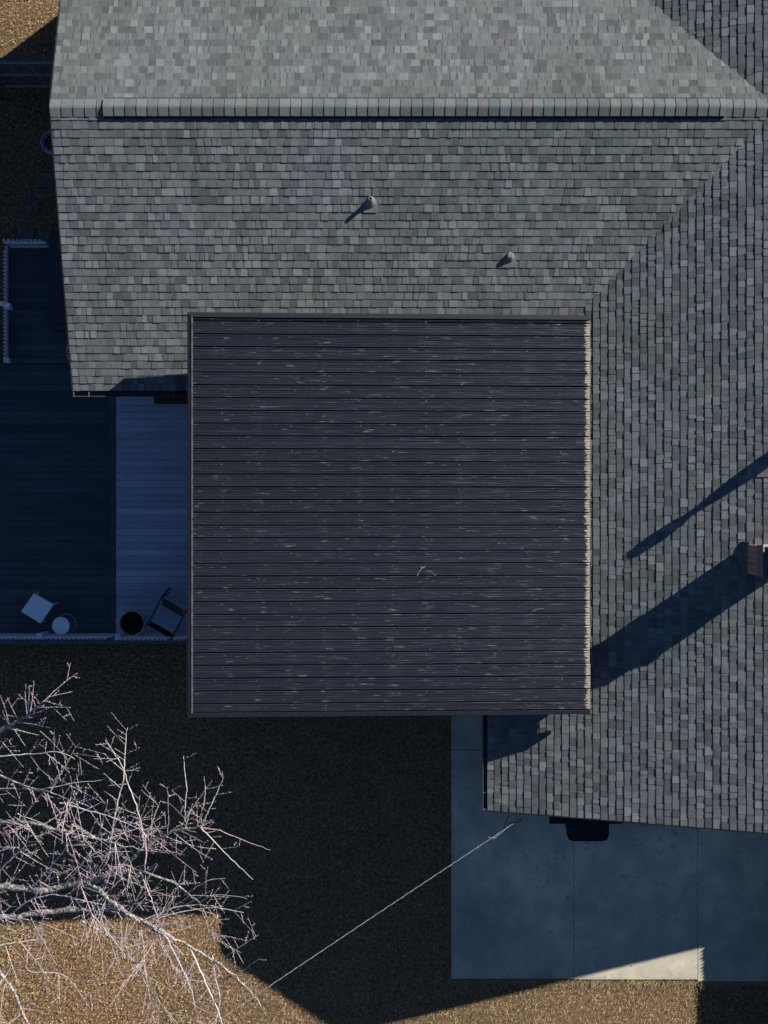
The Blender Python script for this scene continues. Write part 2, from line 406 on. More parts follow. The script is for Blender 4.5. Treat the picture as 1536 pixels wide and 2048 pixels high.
    # gutters
    def gutter(axis,a0,a1,c,z,sgn,brk=()):
        G=MB(); w=.115 if axis=='x' else .085
        f=(lambda a,q,h:(a,c+sgn*q,z+h)) if axis=='x' else (lambda a,q,h:(c+sgn*q,a,z+h))
        prof=[(0,0),(0,-.10),(w*.8,-.10),(w,-.03),(w,0),(w-.014,0),(w-.014,-.02),(w*.75,-.09),(.006,-.09),(.006,0)]
        lo=[f(a0,q,h) for q,h in prof]; hi=[f(a1,q,h) for q,h in prof]
        for i in range(len(prof)):
            j=(i+1)%len(prof); G.face([lo[i],lo[j],hi[j],hi[i]])
        for s_ in (lo,hi): G.face([s_[1],s_[2],s_[3],s_[4],s_[0]])
        o=obj('gutter',G,M['gutter'],H)
        for k in brk:
            B=MB(); p0=f(k,.0,-.003); p1=f(k,w+.004,-.003); B.bar(p0,p1,.011,.008); B.bar(f(k,w-.004,-.03),f(k,w-.004,.004),.014,.012)
            obj('gutter_bracket',B,M['galv'],o)
        return o
    gutter('x',XRK,XB-WBW+1.2,YR-WS-.004,zA(YR-WS)-.01,-1,(XRK+.012,XRK+.30,-4.0,-3.9+1.2,-1.4))
    gutter('y',YSR,YR-WS-.2,XB-WBW-.004,zB(XB-WBW)-.01,-1,(YSR+.015,YSR+.33,YSR+.97,-3.6,-2.4,-1.0))
    # plumbing vents
    def pvent(px,py,hh,label,cone=.085):
        p=P(px,py,4.9)
        for _ in range(5): p=P(px,py,zA(p.y))
        z0=zA(p.y)
        t=MB(); t.lathe((p.x,p.y,z0-.1),[(.036,0),(.036,.1+hh),(.024,.1+hh),(.024,.02)],20)
        o=obj('vent_pipe',t,M['galv'],H,True); o['label']=label
        o2=MB()
        pr=[]
        nn=24
        base=[];top=[]
        for k in range(nn):
            a=2*math.pi*k/nn
            x=p.x+.005+cone*.9*math.cos(a); y=p.y-.02+cone*1.05*math.sin(a); base.append((x,y,zA(y)+.014))
            top.append((p.x+.040*math.cos(a),p.y+.040*math.sin(a),z0+.10))
        o2.hexa(base,top)
        # flashing plate lying on the course below
        w=.13
        q=[(p.x-w,p.y-.19,zA(p.y-.19)+.022),(p.x+w,p.y-.19,zA(p.y-.19)+.022),(p.x+w,p.y+.02,zA(p.y+.02)+.014),(p.x-w,p.y+.02,zA(p.y+.02)+.014)]
        o2.hexa([(a,b,c-.004) for a,b,c in q],q)
        fl=obj('flashing',o2,M['galv'],o)
    pvent(741,403,.20,'taller vent pipe with a long shadow',.10)
    pvent(1019,513,.04,'short vent pipe low on the slope',.09)
    # brick chimney of the cross wing
    cx0,cx1,cy0,cy1=6.46,7.0,-1.10,-.58; ct=5.93
    C=MB(); C.box(cx0,cx1,cy0,cy1,4.6,ct)
    ch=obj('chimney',C,M['brick'],H); ch['label']='red brick chimney at the right edge beside the ridge'
    C=MB(); C.box(cx0-.012,cx1+.012,cy0-.012,cy1+.012,ct+.001,ct+.28); C.box(cx0-.03,cx1+.03,cy0-.03,cy1+.03,ct+.28,ct+.36)
    obj('crown',C,M['crown'],ch)
    C=MB(); C.box(cx0-.028,cx1+.028,cy1-.005,cy1+.028,ct+.361,ct+.375); C.box(cx0-.028,cx0-.008,cy1-.12,cy1-.006,ct+.361,ct+.375)
    obj('crown_edge',C,M['pale_metal'],ch)
    C=MB()
    for a in ((cx0+.005,cx1-.005,cy1-.03,cy1-.015),(cx0+.005,cx1-.005,cy0+.015,cy0+.03)):
        C.box(*a,ct+.36,ct+.40)
    C.box(cx0+.03,cx1-.03,cy0+.05,cy1-.05,ct+.362,ct+.58)
    obj('chimney_cap',C,M['cap_metal'],ch,bevel=.01)
    C=MB()
    xs=cx0-.09
    C.hexa([(xs,cy0-.05,zB(xs)+.018),(cx0+.02,cy0-.05,zB(cx0)+.018),(cx0+.02,cy1+.05,zB(cx0)+.018),(xs,cy1+.05,zB(xs)+.018)],
           [(xs,cy0-.05,zB(xs)+.024),(cx0+.02,cy0-.05,zB(cx0)+.10),(cx0+.02,cy1+.05,zB(cx0)+.10),(xs,cy1+.05,zB(xs)+.024)])
    obj('flashing',C,M['gutter'],ch)
    # metal flue standing on the far side of the ridge; its shadow falls across the slope
    fx,fy=7.13,1.17
    C=MB()
    zb=zB(fx)-.05
    C.lathe((fx,fy,zb),[(.12,0),(.12,.28),(.11,.42),(.095,.53),(.07,.62),(.05,.70),(.05,.75),(.085,.81),(.105,.92),(.10,1.02),(.085,1.08),(.04,1.11)],20)
    obj('flue_pipe',C,M['galv'],H,True)
    C=MB(); x0,x1=6.62,6.86
    C.hexa([(x0,.62,zB(x0)+.018),(x1,.62,zB(x1)+.018),(x1,.83,zB(x1)+.018),(x0,.83,zB(x0)+.018)],[(x0,.62,zB(x0)+.026),(x1,.62,zB(x1)+.026),(x1,.83,zB(x1)+.026),(x0,.83,zB(x0)+.026)])
    obj('flashing',C,M['galv'],H)
    return H
M['panel']=node_panel(); M['brick']=node_brick()
H=rooftop()
# utility lead looping out from under the west rake and from the south gable
mb=MB(); mb.tube([P(142+.5,682,3.2),P(136,690,3.1),P(133.5,701,3.0),P(135,712,3.0),P(141,724,3.1),P(147,730,3.3)],.007,6)
obj('cable_loop',mb,M['rail'],H)
# ------------------------------------------------------------------ porch roof (the big dark square)
PX0,PX1,PY0,PY1=-3.53,3.76,-3.69,3.59
def zP(x): return 5.14-(x-PX0)*(.32/(PX1-PX0))
def porch():
    Pn=thing('porch_roof','large square dark board roof filling the inside corner of the house','porch roof',(-3.5,-3.6,0))
    mb=MB(); pitch=.2295; y=PY0+.085; x0=PX0+.10
    first=True
    rows=[]
    while y<PY1-.10-1e-6:
        w=pitch
        if first: w=.155; first=False
        y1=min(y+w,PY1-.095); rows.append((y,y1)); y=y1
    for (a,b_) in rows:
        w=b_-a; v=U(.9,1.12); tint=(v*U(.98,1.02),v,v*U(.98,1.03))
        # cross-section: rounded edges, shallow flutes
        gp=.020
        xe=PX1+U(-.008,.006); skew=U(-.003,.003)
        prof=[(gp*.5,-.030),(gp*.5,-.003),(gp*.5+.006,.0)]
        for fpos,dep in ((.20,.006),(.38,.004),(.58,.008),(.76,.005)):
            q=fpos*w+U(-.006,.006); 
            if q<.02 or q>w-.025: continue
            prof+= [(q-.008,.0),(q-.002,-dep),(q+.002,-dep),(q+.009,.0)]
        prof+=[(w-gp*.5-.026,.0),(w-gp*.5-.018,.008),(w-gp*.5,-.006),(w-gp*.5,-.030)]
        tilt=.0
        lo=[(x0,a+q,zP(x0)+h+tilt*q) for q,h in prof]; hi=[(xe,a+q+skew,zP(xe)+h+tilt*q) for q,h in prof]
        for i in range(len(prof)-1):
            cc=tuple(t*U(.9,1.1) for t in tint)
            mb.face([lo[i],hi[i],hi[i+1],lo[i+1]],cc)
        mb.face([p for p in hi],tint); mb.face([p for p in lo][::-1],tint)
    obj('roof_boards',mb,M['panel'],Pn)
    mb=MB()
    def flake(x,y,l,w,v):
        n=9; a0=U(0,6)
        pts=[]
        for k in range(n):
            a=2*math.pi*k/n; q=U(.45,1.0); px_=x+l*q*math.cos(a); pts.append((px_,y+w*q*math.sin(a),zP(px_)+.0025))
        mb.face(pts,(v*1.02,v*.99,v))
    for (a,b_) in rows:
        k=0; x=x0+.53
        while x<PX1-.12:
            if rng.random()<.72:
                flake(x+U(-.03,.03),b_-.045+U(-.006,.006),U(.010,.032),U(.004,.008),U(.06,.22))
                for _ in range(rng.choice((0,1,1,2,3))):
                    flake(x+U(-.12,.16),b_-.045-U(0,.09),U(.02,.10),U(.0012,.003),U(.05,.14)*(1.0+.5*(x>1)))
            if rng.random()<.25: flake(x+U(-.3,.3),U(a+.03,b_-.04),U(.008,.02),U(.003,.007),U(.06,.18))
            x+=.612
    def scratch(pl,w,v):
        P_=[P(px,py,zP(P(px,py,5).x)+.004) for px,py in pl]
        for i in range(len(P_)-1):
            d_=(P_[i+1]-P_[i]); nn=Vector((-d_.y,d_.x,0)).normalized()*w
            mb.face([P_[i]-nn,P_[i+1]-nn,P_[i+1]+nn,P_[i]+nn],(v,v,v))
    scratch([(835,1152),(837,1145),(842,1138),(849,1133)],.008,.15); scratch([(858,1142),(866,1147),(872,1152)],.007,.12)
    scratch([(748,1157),(760,1157),(772,1159)],.006,.12); scratch([(1065,1222),(1075,1218),(1088,1217)],.008,.12); scratch([(841,1133),(846,1136),(851,1133)],.01,.15)
    nm=obj('paint_wear',mb,M['wear'],Pn); nm['kind']='stuff'; nm['label']='pale worn paint marks round the nails and scratches on the dark boards'
    # dark sheet and beams beneath
    mb=MB(); e=.02
    mb.hexa([(PX0+e,PY0+e,zP(PX0)-.09),(PX1-e,PY0+e,zP(PX1)-.09),(PX1-e,PY1-e,zP(PX1)-.09),(PX0+e,PY1-e,zP(PX0)-.09)],
            [(PX0+e,PY0+e,zP(PX0)-.033),(PX1-e,PY0+e,zP(PX1)-.033),(PX1-e,PY1-e,zP(PX1)-.033),(PX0+e,PY1-e,zP(PX0)-.033)])
    obj('roof_sheathing',mb,M['underlay'],Pn)
    def trim(pts_in,pts_out,zo,name='edge_trim'):
        pass
    # west trim in two lengths, mitred; a pale worn lip on the inner side
    yj=P(0,1040,5.13).y
    for (a,b_,dx) in ((yj+.002,PY1,0),(PY0,yj-.002,-.008)):
        m1=.0 if b_<PY1 else .0
        mb=MB(); xa=PX0+dx; xb_=PX0+.075
        ia=b_-.075 if b_==PY1 else b_; ja=a+.075 if a==PY0 else a
        mb.hexa([(xa,a,5.14-.16),(xb_,ja,5.14-.16),(xb_,ia,5.14-.16),(xa,b_,5.14-.16)],[(xa,a,5.14+.012),(xb_,ja,5.14+.03),(xb_,ia,5.14+.03),(xa,b_,5.14+.012)])
        tr=obj('edge_trim',mb,M['trim'],Pn,bevel=.004)
        mb=MB(); mb.hexa([(xb_+.001,ja,5.10),(xb_+.021,ja+.01,5.10),(xb_+.021,ia-.01,5.10),(xb_+.001,ia,5.10)],[(xb_+.001,ja,5.14+.038),(xb_+.021,ja+.01,5.14+.034),(xb_+.021,ia-.01,5.14+.034),(xb_+.001,ia,5.14+.038)])
        obj('worn_lip',mb,M['worn'],tr)
    for (yo,yi) in ((PY1,PY1-.09),(PY0,PY0+.08)):
        mb=MB(); s=1 if yo>0 else -1
        pts=[(PX0,yo),(PX1,yo),(PX1,yi),(PX0+.075,yi)]
        if s<0: pts=pts[::-1]
        pts=pts[::-1]
        mb.hexa([(x,y,zP(x)-.16) for x,y in pts],[(x,y,zP(x)+(.012 if y==yo else .024)) for x,y in pts])
        obj('edge_trim',mb,M['trim'],Pn,bevel=.004)
    mb=MB()
    for yy in (PY0+.35,): mb.bar((PX0+.1,yy,4.87),(PX1-.1,yy,4.60),.09,.2)
    obj('beam',mb,M['dark_wood'],Pn)
    for (x,y,z0) in ((PX0+.3,PY0+.35,0),(0,PY0+.35,0),(PX0+.3,2.0,1.3)):
        mb=MB(); mb.box(x-.07,x+.07,y-.07,y+.07,z0,zP(x)-.33 if y<0 else zP(x)-.1); obj('post',mb,M['dark_wood'],Pn)
porch()
# ------------------------------------------------------------------ ground
GX0,GX1,GY0,GY1=-60,60,-60,60
mb=MB()
mb.face([(-150,-150,0),(150,-150,0),(150,150,0),(-150,150,0)])
tag(obj('ground',mb,M['grass_soil']),None,None,kind='structure')
mb=MB()
mb.box(1.51,4.246,-10.44,-5.33,-.1,.075); mb.box(4.254,7.016,-10.46,-5.33,-.1,.075); mb.box(7.024,10.2,-10.50,-5.33,-.1,.075); mb.box(1.51,2.25,-5.318,0.2,-.1,.075)
tag(obj('concrete_patio',mb,M['concrete'],bevel=.006),None,None,kind='structure')
mb=MB(); mb.box(1.52,10.19,-10.40,.19,-.05,.055)
tag(obj('patio_bed',mb,M['joint']),None,None,kind='structure')
# dead grass: countless short blades
def blades(n,x0,x1,y0,y1,seed,skip,hmin,hmax,wd,cols):
    r=np.random.default_rng(seed)
    x=r.uniform(x0,x1,n); y=r.uniform(y0,y1,n)
    k=~skip(x,y); x=x[k]; y=y[k]; n=len(x)
    a=r.uniform(0,2*np.pi,n); h=r.uniform(hmin,hmax,n); w=r.uniform(wd*.6,wd*1.4,n)
    ln=r.uniform(.4,1.6,n)*h; b=a+r.normal(0,.5,n)+np.pi/2
    dx=np.cos(a)*w/2; dy=np.sin(a)*w/2
    V=np.zeros((n,3,3),dtype=np.float32)
    V[:,0]=np.stack([x-dx,y-dy,np.full(n,.0)],1); V[:,1]=np.stack([x+dx,y+dy,np.full(n,.0)],1)
    V[:,2]=np.stack([x+np.cos(b)*ln,y+np.sin(b)*ln,h],1)
    me=bpy.data.meshes.new('dry_grass'); me.vertices.add(n*3); me.vertices.foreach_set('co',V.reshape(-1))
    me.loops.add(n*3); me.loops.foreach_set('vertex_index',np.arange(n*3,dtype=np.int32))
    me.polygons.add(n); me.polygons.foreach_set('loop_start',np.arange(0,n*3,3,dtype=np.int32)); me.polygons.foreach_set('loop_total',np.full(n,3,dtype=np.int32))
    c=np.array(cols)[r.integers(0,len(cols),n)]*r.uniform(.7,1.3,(n,1))
    c=np.repeat(np.concatenate([c,np.ones((n,1))],1),3,axis=0).astype(np.float32)
    ca=me.color_attributes.new('tone','FLOAT_COLOR','CORNER'); ca.data.foreach_set('color',c.reshape(-1))
    me.update(calc_edges=True); me.validate(); return me
def skipg(x,y):
    s=(x>1.45)&(y>-10.46)
    s|=(x>-9.6)&(x<1.5)&(y>-2.7)&(y<3.6)
    s|=(x>-5.4)&(y>3.5)
    s|=(x>-3.3)&(y>-4.0)
    return s
me=blades(340000,-9.3,9.3,-12.2,12.2,3,skipg,.025,.07,.007,[(.66,.44,.255),(.56,.36,.20),(.74,.56,.37),(.36,.23,.12),(.48,.36,.20)])
me.materials.append(M['blade']); o=bpy.data.objects.new('dry_grass',me); COL.objects.link(o)
tag(o,'short dormant brown lawn grass round the house','grass',kind='stuff')
mb=MB()
r2=random.Random(11)
def leaf(x,y):
    a=r2.uniform(0,6.28); L_=r2.uniform(.012,.028); W_=L_*.55; z=r2.uniform(.02,.06); t=r2.uniform(-.4,.4)
    c=r2.choice([(.52,.25,.11),(.44,.21,.10),(.58,.38,.17),(.26,.13,.07),(.62,.45,.27)])
    ca,sa=math.cos(a),math.sin(a)
    pts=[(L_,0,0),(0,W_,t*W_),(-L_,0,0),(0,-W_,-t*W_)]
    mb.face([(x+p*ca-q*sa,y+p*sa+q*ca,z+s) for p,q,s in pts],c)
for _ in range(17000):
    x=r2.uniform(-9.2,-1.5); y=r2.uniform(-12,-3.2)
    if r2.random()<min(1,max(.0,(-1.6-x)/5)): leaf(x,y)
for _ in range(2600):
    x=r2.uniform(-9.2,-6.8); y=r2.uniform(3.8,12)
    if y>9 or r2.random()<.4: leaf(x,y)
tag(obj('fallen_leaves',mb,M['leaf']),'small orange brown leaves scattered over the lawn under the bare tree','leaves',kind='stuff')
me=blades(5200,1.4,9.2,-10.56,-10.45,5,lambda x,y:x<0,.07,.13,.009,[(.44,.34,.2),(.30,.22,.12),(.38,.32,.17)])
me2=blades(1500,1.42,1.5,-10.5,-3.5,6,lambda x,y:x<0,.06,.12,.009,[(.44,.34,.2),(.30,.22,.12)])
for q in (me,me2):
    q.materials.append(M['blade']); o=bpy.data.objects.new('edge_grass',q); COL.objects.link(o)
    tag(o,'longer grass tufts leaning over the edge of the concrete patio','grass',kind='stuff')
mb=MB()
for _ in range(150):
    x=1.6+r2.random()**1.5*7; y=-10.4+r2.random()**1.8*5
    n0=len(mb.v); leaf(x,y); mb.v[n0:]=[(a,b_,c_+.075) for a,b_,c_ in mb.v[n0:]]
tag(obj('patio_leaves',mb,M['leaf']),'scattered dry leaves lying on the concrete patio','leaves',kind='stuff')
# pavers
for k,(px,py,w,h) in enumerate(((92,360,.36,.32),(66,413,.30,.28),(52,468,.36,.27),(90,470,.33,.27))):
    c=P(px,py,.03); mb=MB(); a=U(-.04,.04)
    q=[(-w/2,-h/2),(w/2,-h/2),(w/2,h/2),(-w/2,h/2)]
    q=[(c.x+x*math.cos(a)-y*math.sin(a),c.y+x*math.sin(a)+y*math.cos(a)) for x,y in q]
    mb.hexa([(x,y,-.02) for x,y in q],[(x,y,.055) for x,y in q])
    o=obj('stepping_stone',mb,M['paver'],bevel=.01)
    tag(o,['dark square stepping stone nearest the coiled hose','middle dark stepping stone, alone on its step of the path','dark stepping stone touching the deck, left one of the last pair','dark stepping stone touching the deck, right one beside the house'][k],'paver','stepping stones in the side yard')
# coiled hose
c=P(106,285,.05); Hs=thing('garden_hose','blue grey hose coiled on the ground beside the west gable end','hose',(c.x,c.y,0))
mb=MB()
for k in range(5): mb.torus((c.x+U(-.015,.015),c.y+U(-.02,.02),.03+.028*k),.235-.012*(k%2)+U(-.01,.01),.019,36,8,(1,1,1),.003)
obj('hose_coil',mb,M['hose'],Hs,True)
mb=MB(); mb.tube([(c.x,c.y+.1,.03),(c.x+.05,c.y,.05),(c.x+.12,c.y-.08,.06),(c.x+.2,c.y-.1,.1)],.018,8); obj('hose_end',mb,M['hose'],Hs,True)
# ------------------------------------------------------------------ back yard fence (upper left)
FY=9.45
Fn=thing('board_fence','dark board fence with pale rails in the upper left corner','fence',(-8,FY,0))
mb=MB(); x=-13.0
while x<-5.75:
    w=U(.135,.145); v=U(.7,1.3); mb.box(x,x+w,FY+.03,FY+.05,.03,1.78+U(-.02,.02),(v,v,v)); x+=w+.006
obj('board_panel',mb,M['fence_wood'],Fn)
for (z,) in ((1.62,),(.95,),(.28,)):
    mb=MB()
    for a,b_ in ((-13,-8.9),(-8.42,-6.72),(-6.70,-5.75)):
        mb.box(a,b_,FY-.012,FY+.028,z-.045,z+.045)
    obj('fence_rail',mb,M['fence_rail'],Fn)
for k in (-8.75,-6.71):
    mb=MB(); mb.box(k-.045,k+.045,FY-.10,FY-.014,0,1.7) if k>-8 else mb.box(k-.09,k+.09,FY-.22,FY-.04,0,1.8)
    po=obj('fence_post',mb,M['fence_wood'],Fn)
    if k<-8:
        mb=MB(); mb.lathe((k,FY-.13,1.80),[(.10,0),(.10,.02),(.04,.06),(.045,.07),(.02,.09)],16); obj('post_cap',mb,M['hose'],po,True)
        mb=MB(); mb.tube([(k+.1,FY-.16,1.7),(k+.55,FY-.24,.6),(k+.75,FY-.3,.02)],.012,6); obj('guy_wire',mb,M['fence_rail'],po)
# unseen fence added east of the patio to cast the toothed shadow edge
Fe=thing('shadow_fence','unseen picket fence east of the concrete patio, added for its shadow','fence',(9.6,-12,0))
mb=MB(); y=-5.9
while y>-16:
    z=U(1.80,1.83)
    if not(-8.15<y<-8.1):
        mb.hexa([(9.59,y-.037,.04),(9.61,y-.037,.04),(9.61,y,.04),(9.59,y,.04)],[(9.59,y-.037,z-.05),(9.61,y-.037,z-.05),(9.61,y,z-.05),(9.59,y,z-.05)])
        mb.hexa([(9.59,y-.037,z-.05),(9.61,y-.037,z-.05),(9.61,y,z-.05),(9.59,y,z-.05)],[(9.59,y-.020,z-.005),(9.61,y-.020,z-.005),(9.61,y-.017,z-.005),(9.59,y-.017,z-.005)])
        mb.hexa([(9.612,y-.077,.04),(9.625,y-.077,.04),(9.625,y-.002,.04),(9.612,y-.002,.04)],[(9.612,y-.077,z-.04),(9.625,y-.077,z-.04),(9.625,y-.002,z-.04),(9.612,y-.002,z-.04)])  # second layer closes the gaps so the cast shadow is solid
    y-=.075
obj('pickets',mb,M['fence_wood'],Fe)
# ------------------------------------------------------------------ deck
ZD=1.3
def at(px,py,z=ZD): return P(px,py,z)
DX=at(232,0).x
D=thing('raised_deck','raised wooden deck, dark boards at left and pale boards beside the porch roof','deck',(-8,0,0))
def boards(x0,x1,y0,y1,m,name,pitch=.1455,label=None):
    mb=MB(); y=y1
    while y>y0+.01:
        b_=max(y-pitch,y0); v=U(.85,1.15)
        mb.box(x0+U(-.002,.002),x1+U(-.002,.002),b_+.006,y,ZD-.035+U(-.001,.001),ZD+U(-.0015,.0015),(v,v,v)); y=b_
    o=obj(name,mb,m,D)
    if label: o['label']=label
    return o
YE=at(0,1277).y
yw=YR-WS+.4-.01
boards(DX+.002,-1.5,YE,yw,M['deck_pale'],'deck_boards',label='pale blue grey deck boards')  # paler base tone than the boards to the west
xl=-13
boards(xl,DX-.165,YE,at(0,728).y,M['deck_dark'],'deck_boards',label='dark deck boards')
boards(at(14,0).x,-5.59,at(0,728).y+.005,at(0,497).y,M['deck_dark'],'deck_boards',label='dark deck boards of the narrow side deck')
mb=MB(); mb.box(DX-.160,DX-.004,YE,yw,ZD-.035,ZD+.004)
obj('border_board',mb,M['deck_dark'],D)
mb=MB(); mb.box(xl,-1.5,YE+.02,yw-.02,ZD-.25,ZD-.045); mb.box(at(18,0).x,-5.6,2.6,at(0,500).y,ZD-.25,ZD-.045)
obj('joist_frame',mb,M['underlay'],D)
mb=MB(); mb.box(xl,-1.5,YE-.13,YE-.015,ZD-.30,ZD-.10,(3.0,3.2,3.6)); obj('rim_board',mb,M['dark_wood'],D)
for x in (-11,-8,-5.6,-3.4):
    mb=MB(); mb.box(x-.06,x+.06,YE+.1,YE+.22,0,ZD-.25); obj('support_post',mb,M['dark_wood'],D)
# low platform beside the house wall on the side deck
mb=MB(); a=at(97,475,1.5); mb.box(a.x,-5.59,P(0,655,1.5).y,a.y,ZD+.002,1.5,(1.3,1.5,1.7))
sp=obj('step_platform',mb,M['dark_wood'],bevel=.01); tag(sp,'long low dark platform on the side deck against the house wall','step')
# railings
def rail_run(name,label,p0,p1,out,ztop=ZD+.92,posts=(),pitch=.0935,low=True,gaps=(),blen=None):
    """p0,p1: plan points (x,y) of the rail; out: unit vector outward"""
    Rr=thing(name,label,'railing',(p0[0],p0[1],ZD),'white deck railings')
    a=Vector((*p0,0)); b_=Vector((*p1,0)); L_=(b_-a).length; d=(b_-a)/L_; ou=Vector((*out,0))
    z=Vector((0,0,1))
    mb=MB(); mb.bar(a+z*(ztop-.03),b_+z*(ztop-.03),.022,.06); obj('top_rail',mb,M['rail'],Rr)
    mb=MB(); mb.bar(a+z*(ZD+.06),b_+z*(ZD+.06),.022,.05); obj('bottom_rail',mb,M['rail'],Rr)
    pk=MB(); w=.019
    q0=Vector((0,0,0))
    c=a+ou*(.042+.0)
    base=[c+Vector((-w,-w,ZD+.02)),c+Vector((w,-w,ZD+.02)),c+Vector((w,w,ZD+.02)),c+Vector((-w,w,ZD+.02))]
    top=[p+Vector((0,0,ztop-ZD-.03)) for p in base]
    pk.hexa(base,top)
    first=obj('baluster',pk,M['rail'],Rr)
    n=int(L_/pitch)
    for k in range(1,n):
        t=k*pitch
        if any(g0<t<g1 for g0,g1 in gaps): continue
        o=first.copy(); COL.objects.link(o); o.parent=Rr; o.location=first.location+d*t
    for t in posts:
        mb=MB(); c=a+d*t-ou*.015; mb.box(c.x-.045,c.x+.045,c.y-.045,c.y+.045,ZD-.2,ztop+.02); pp=obj('post',mb,M['rail'],Rr,bevel=.006)
        mb=MB(); mb.box(c.x-.058,c.x+.058,c.y-.058,c.y+.058,ztop+.021,ztop+.045); obj('post_cap',mb,M['rail'],pp,bevel=.006)
    return Rr
zt=ZD+.5
yr=P(0,1273,zt).y
xa=P(-60,0,zt).x; xb=P(232,0,zt).x; xc=-2.6
rail_run('deck_railing','white railing along the front of the dark deck boards, behind the square table',(xa,yr+.0),(xb-.06,yr),(0,-1),zt,posts=(P(80,0,zt).x-xa,))
rail_run('deck_railing','white railing along the front of the pale deck boards, behind the planter and chair',(xb,yr-.02),(xc,yr-.02),(0,-1),zt,posts=(.04,))
xr=P(12,0,ZD+.16).x; y0=P(0,722,ZD+.16).y; y1=P(0,484,zt).y
rail_run('deck_railing','white railing running down the left side of the narrow side deck',(xr,y0),(xr,y1),(-1,0),ZD+.16,posts=(.02,),pitch=.08)
rail_run('deck_railing','short white railing across the top end of the side deck',(xr+.06,y1),(P(92,0,zt).x,y1),(0,1),zt,posts=(),pitch=.0935)
mb=MB(); mb.bar(P(20,611,zt)+Vector((0,0,-.02)),P(-60,590,zt)+Vector((0,0,-.45)),.09,.04)
sr=thing('stair_handrail','pale handrail of the deck steps reaching in from the left edge','handrail',P(20,611,ZD))
obj('handrail_board',mb,M['rail'],sr)
mb=MB(); q=P(14,608,zt); mb.box(q.x-.12,q.x-.04,q.y-.04,q.y+.04,ZD,zt-.06); obj('post',mb,M['rail'],sr)
# ------------------------------------------------------------------ things on the deck
# square side table: splayed pegs
tz=ZD+.45
corners=[P(68,1186,tz),P(107,1209,tz),P(81,1247,tz),P(42,1223,tz)]
cx=sum((c for c in corners),Vector())/4
Tb=thing('side_table','white square side table with peg legs on the dark deck boards','table',(cx.x,cx.y,ZD))
mb=MB(); lo=[Vector((c.x,c.y,tz-.025)) for c in corners][::-1]; hi=[Vector((c.x,c.y,tz)) for c in corners][::-1]
mb.hexa(lo,hi); obj('tabletop',mb,M['white_plastic'],Tb,bevel=.004)
for c in corners:
    i=cx+(c-cx)*.78; f=cx+(c-cx)*1.0
    mb=MB(); mb.tube([(i.x,i.y,tz-.026),(f.x,f.y,ZD+.006)],[.024,.016],10); obj('leg',mb,M['pale_metal'],Tb,True)
# round stool with wire ring base
tz=ZD+.46; c=P(121.5,1251.5,tz); 
St=thing('round_stool','small white round stool with thin wire ring base','stool',(c.x,c.y,ZD))
mb=MB(); mb.lathe((c.x,c.y,tz-.03),[(.165,0),(.182,.008),(.184,.022),(.178,.03)],40); obj('stool_top',mb,M['white_plastic'],St,False)
rc=P(132.5,1248,ZD+.01); rr=20.0/F*(CZ-ZD)
mb=MB(); mb.torus((rc.x,rc.y,ZD+.012),rr,.0055,48,6); 
obj('base_ring',mb,M['pale_metal'],St,True)
for a in (.25,2.3,4.4):
    mb=MB(); mb.tube([(c.x+.15*math.cos(a),c.y+.15*math.sin(a),tz-.03),(rc.x+rr*math.cos(a),rc.y+rr*math.sin(a),ZD+.012)],.0055,6); obj('leg',mb,M['pale_metal'],St)
# planter
tz=ZD+.34; c=P(263,1247,tz); rr=26.5/F*(CZ-tz)
Pl=thing('planter_pot','pale rimmed round planter full of dark soil beside the chair','planter',(c.x,c.y,ZD))
mb=MB(); mb.lathe((c.x,c.y,ZD+.003),[(rr*.72,0),(rr*.95,.28),(rr,.30),(rr,.335),(rr*.93,.337),(rr*.90,.30),(rr*.86,.20)],40); obj('pot',mb,M['pot'],Pl,True)
mb=MB(); n=40
ring=[]
import itertools
for ir in range(1,8):
    for k in range(n):
        a=2*math.pi*k/n; q=rr*.885*ir/7; ring.append((c.x+q*math.cos(a),c.y+q*math.sin(a),ZD+.25+U(-.012,.012)))
b0=len(mb.v); mb.v.extend(ring); mb.v.append((c.x,c.y,ZD+.255)); ctr=len(mb.v)-1
for k in range(n): mb.f.append((ctr,b0+k,b0+(k+1)%n)); mb.c.append((1,1,1))
for ir in range(6):
    for k in range(n):
        k2=(k+1)%n; mb.f.append((b0+ir*n+k,b0+(ir+1)*n+k,b0+(ir+1)*n+k2,b0+ir*n+k2)); mb.c.append((1,1,1))
obj('soil',mb,M['soil'],Pl)
# sling chair : photo corners of the side rails at arm height
Ch=thing('sling_chair','dark framed patio sling chair with blue grey seat, half under the porch roof','chair',P(335,1235,ZD))
za=ZD+.62
L0=P(339,1176,ZD+.95); L1=P(323,1195,za+.12); L2=P(292,1252,za)          # left arm rail: back top to front
dirw=(P(340,1280,za)-P(292,1252,za)); dirw.z=0                                     # across the front
for s,nm in ((0,'arm'),(1,'arm')):
    o_=dirw*s
    mb=MB(); mb.tube([L0+o_*1.0,L1+o_,P(310,1222,za+.02)+o_,L2+o_],.017,8); obj(nm,mb,M['chair_frame'],Ch,True)
    f=L2+o_; b_=L1+o_
    mb=MB(); mb.tube([f,(f.x-dirw.x*0,f.y,ZD+.01)],.015,8); obj('leg',mb,M['chair_frame'],Ch,True)
    bb=Vector((b_.x,b_.y,b_.z-.1)); mb=MB(); mb.tube([bb,(bb.x+.02,bb.y+.05,ZD+.01)],.015,8); obj('leg',mb,M['chair_frame'],Ch,True)
bk=(L1-L2); bk.z=0; bk.normalize(); wd=dirw.normalized(); W_=dirw.length
def sl(a,b_,z): return Vector((L2.x,L2.y,0))+wd*(W_*a)+bk*b_+Vector((0,0,z))
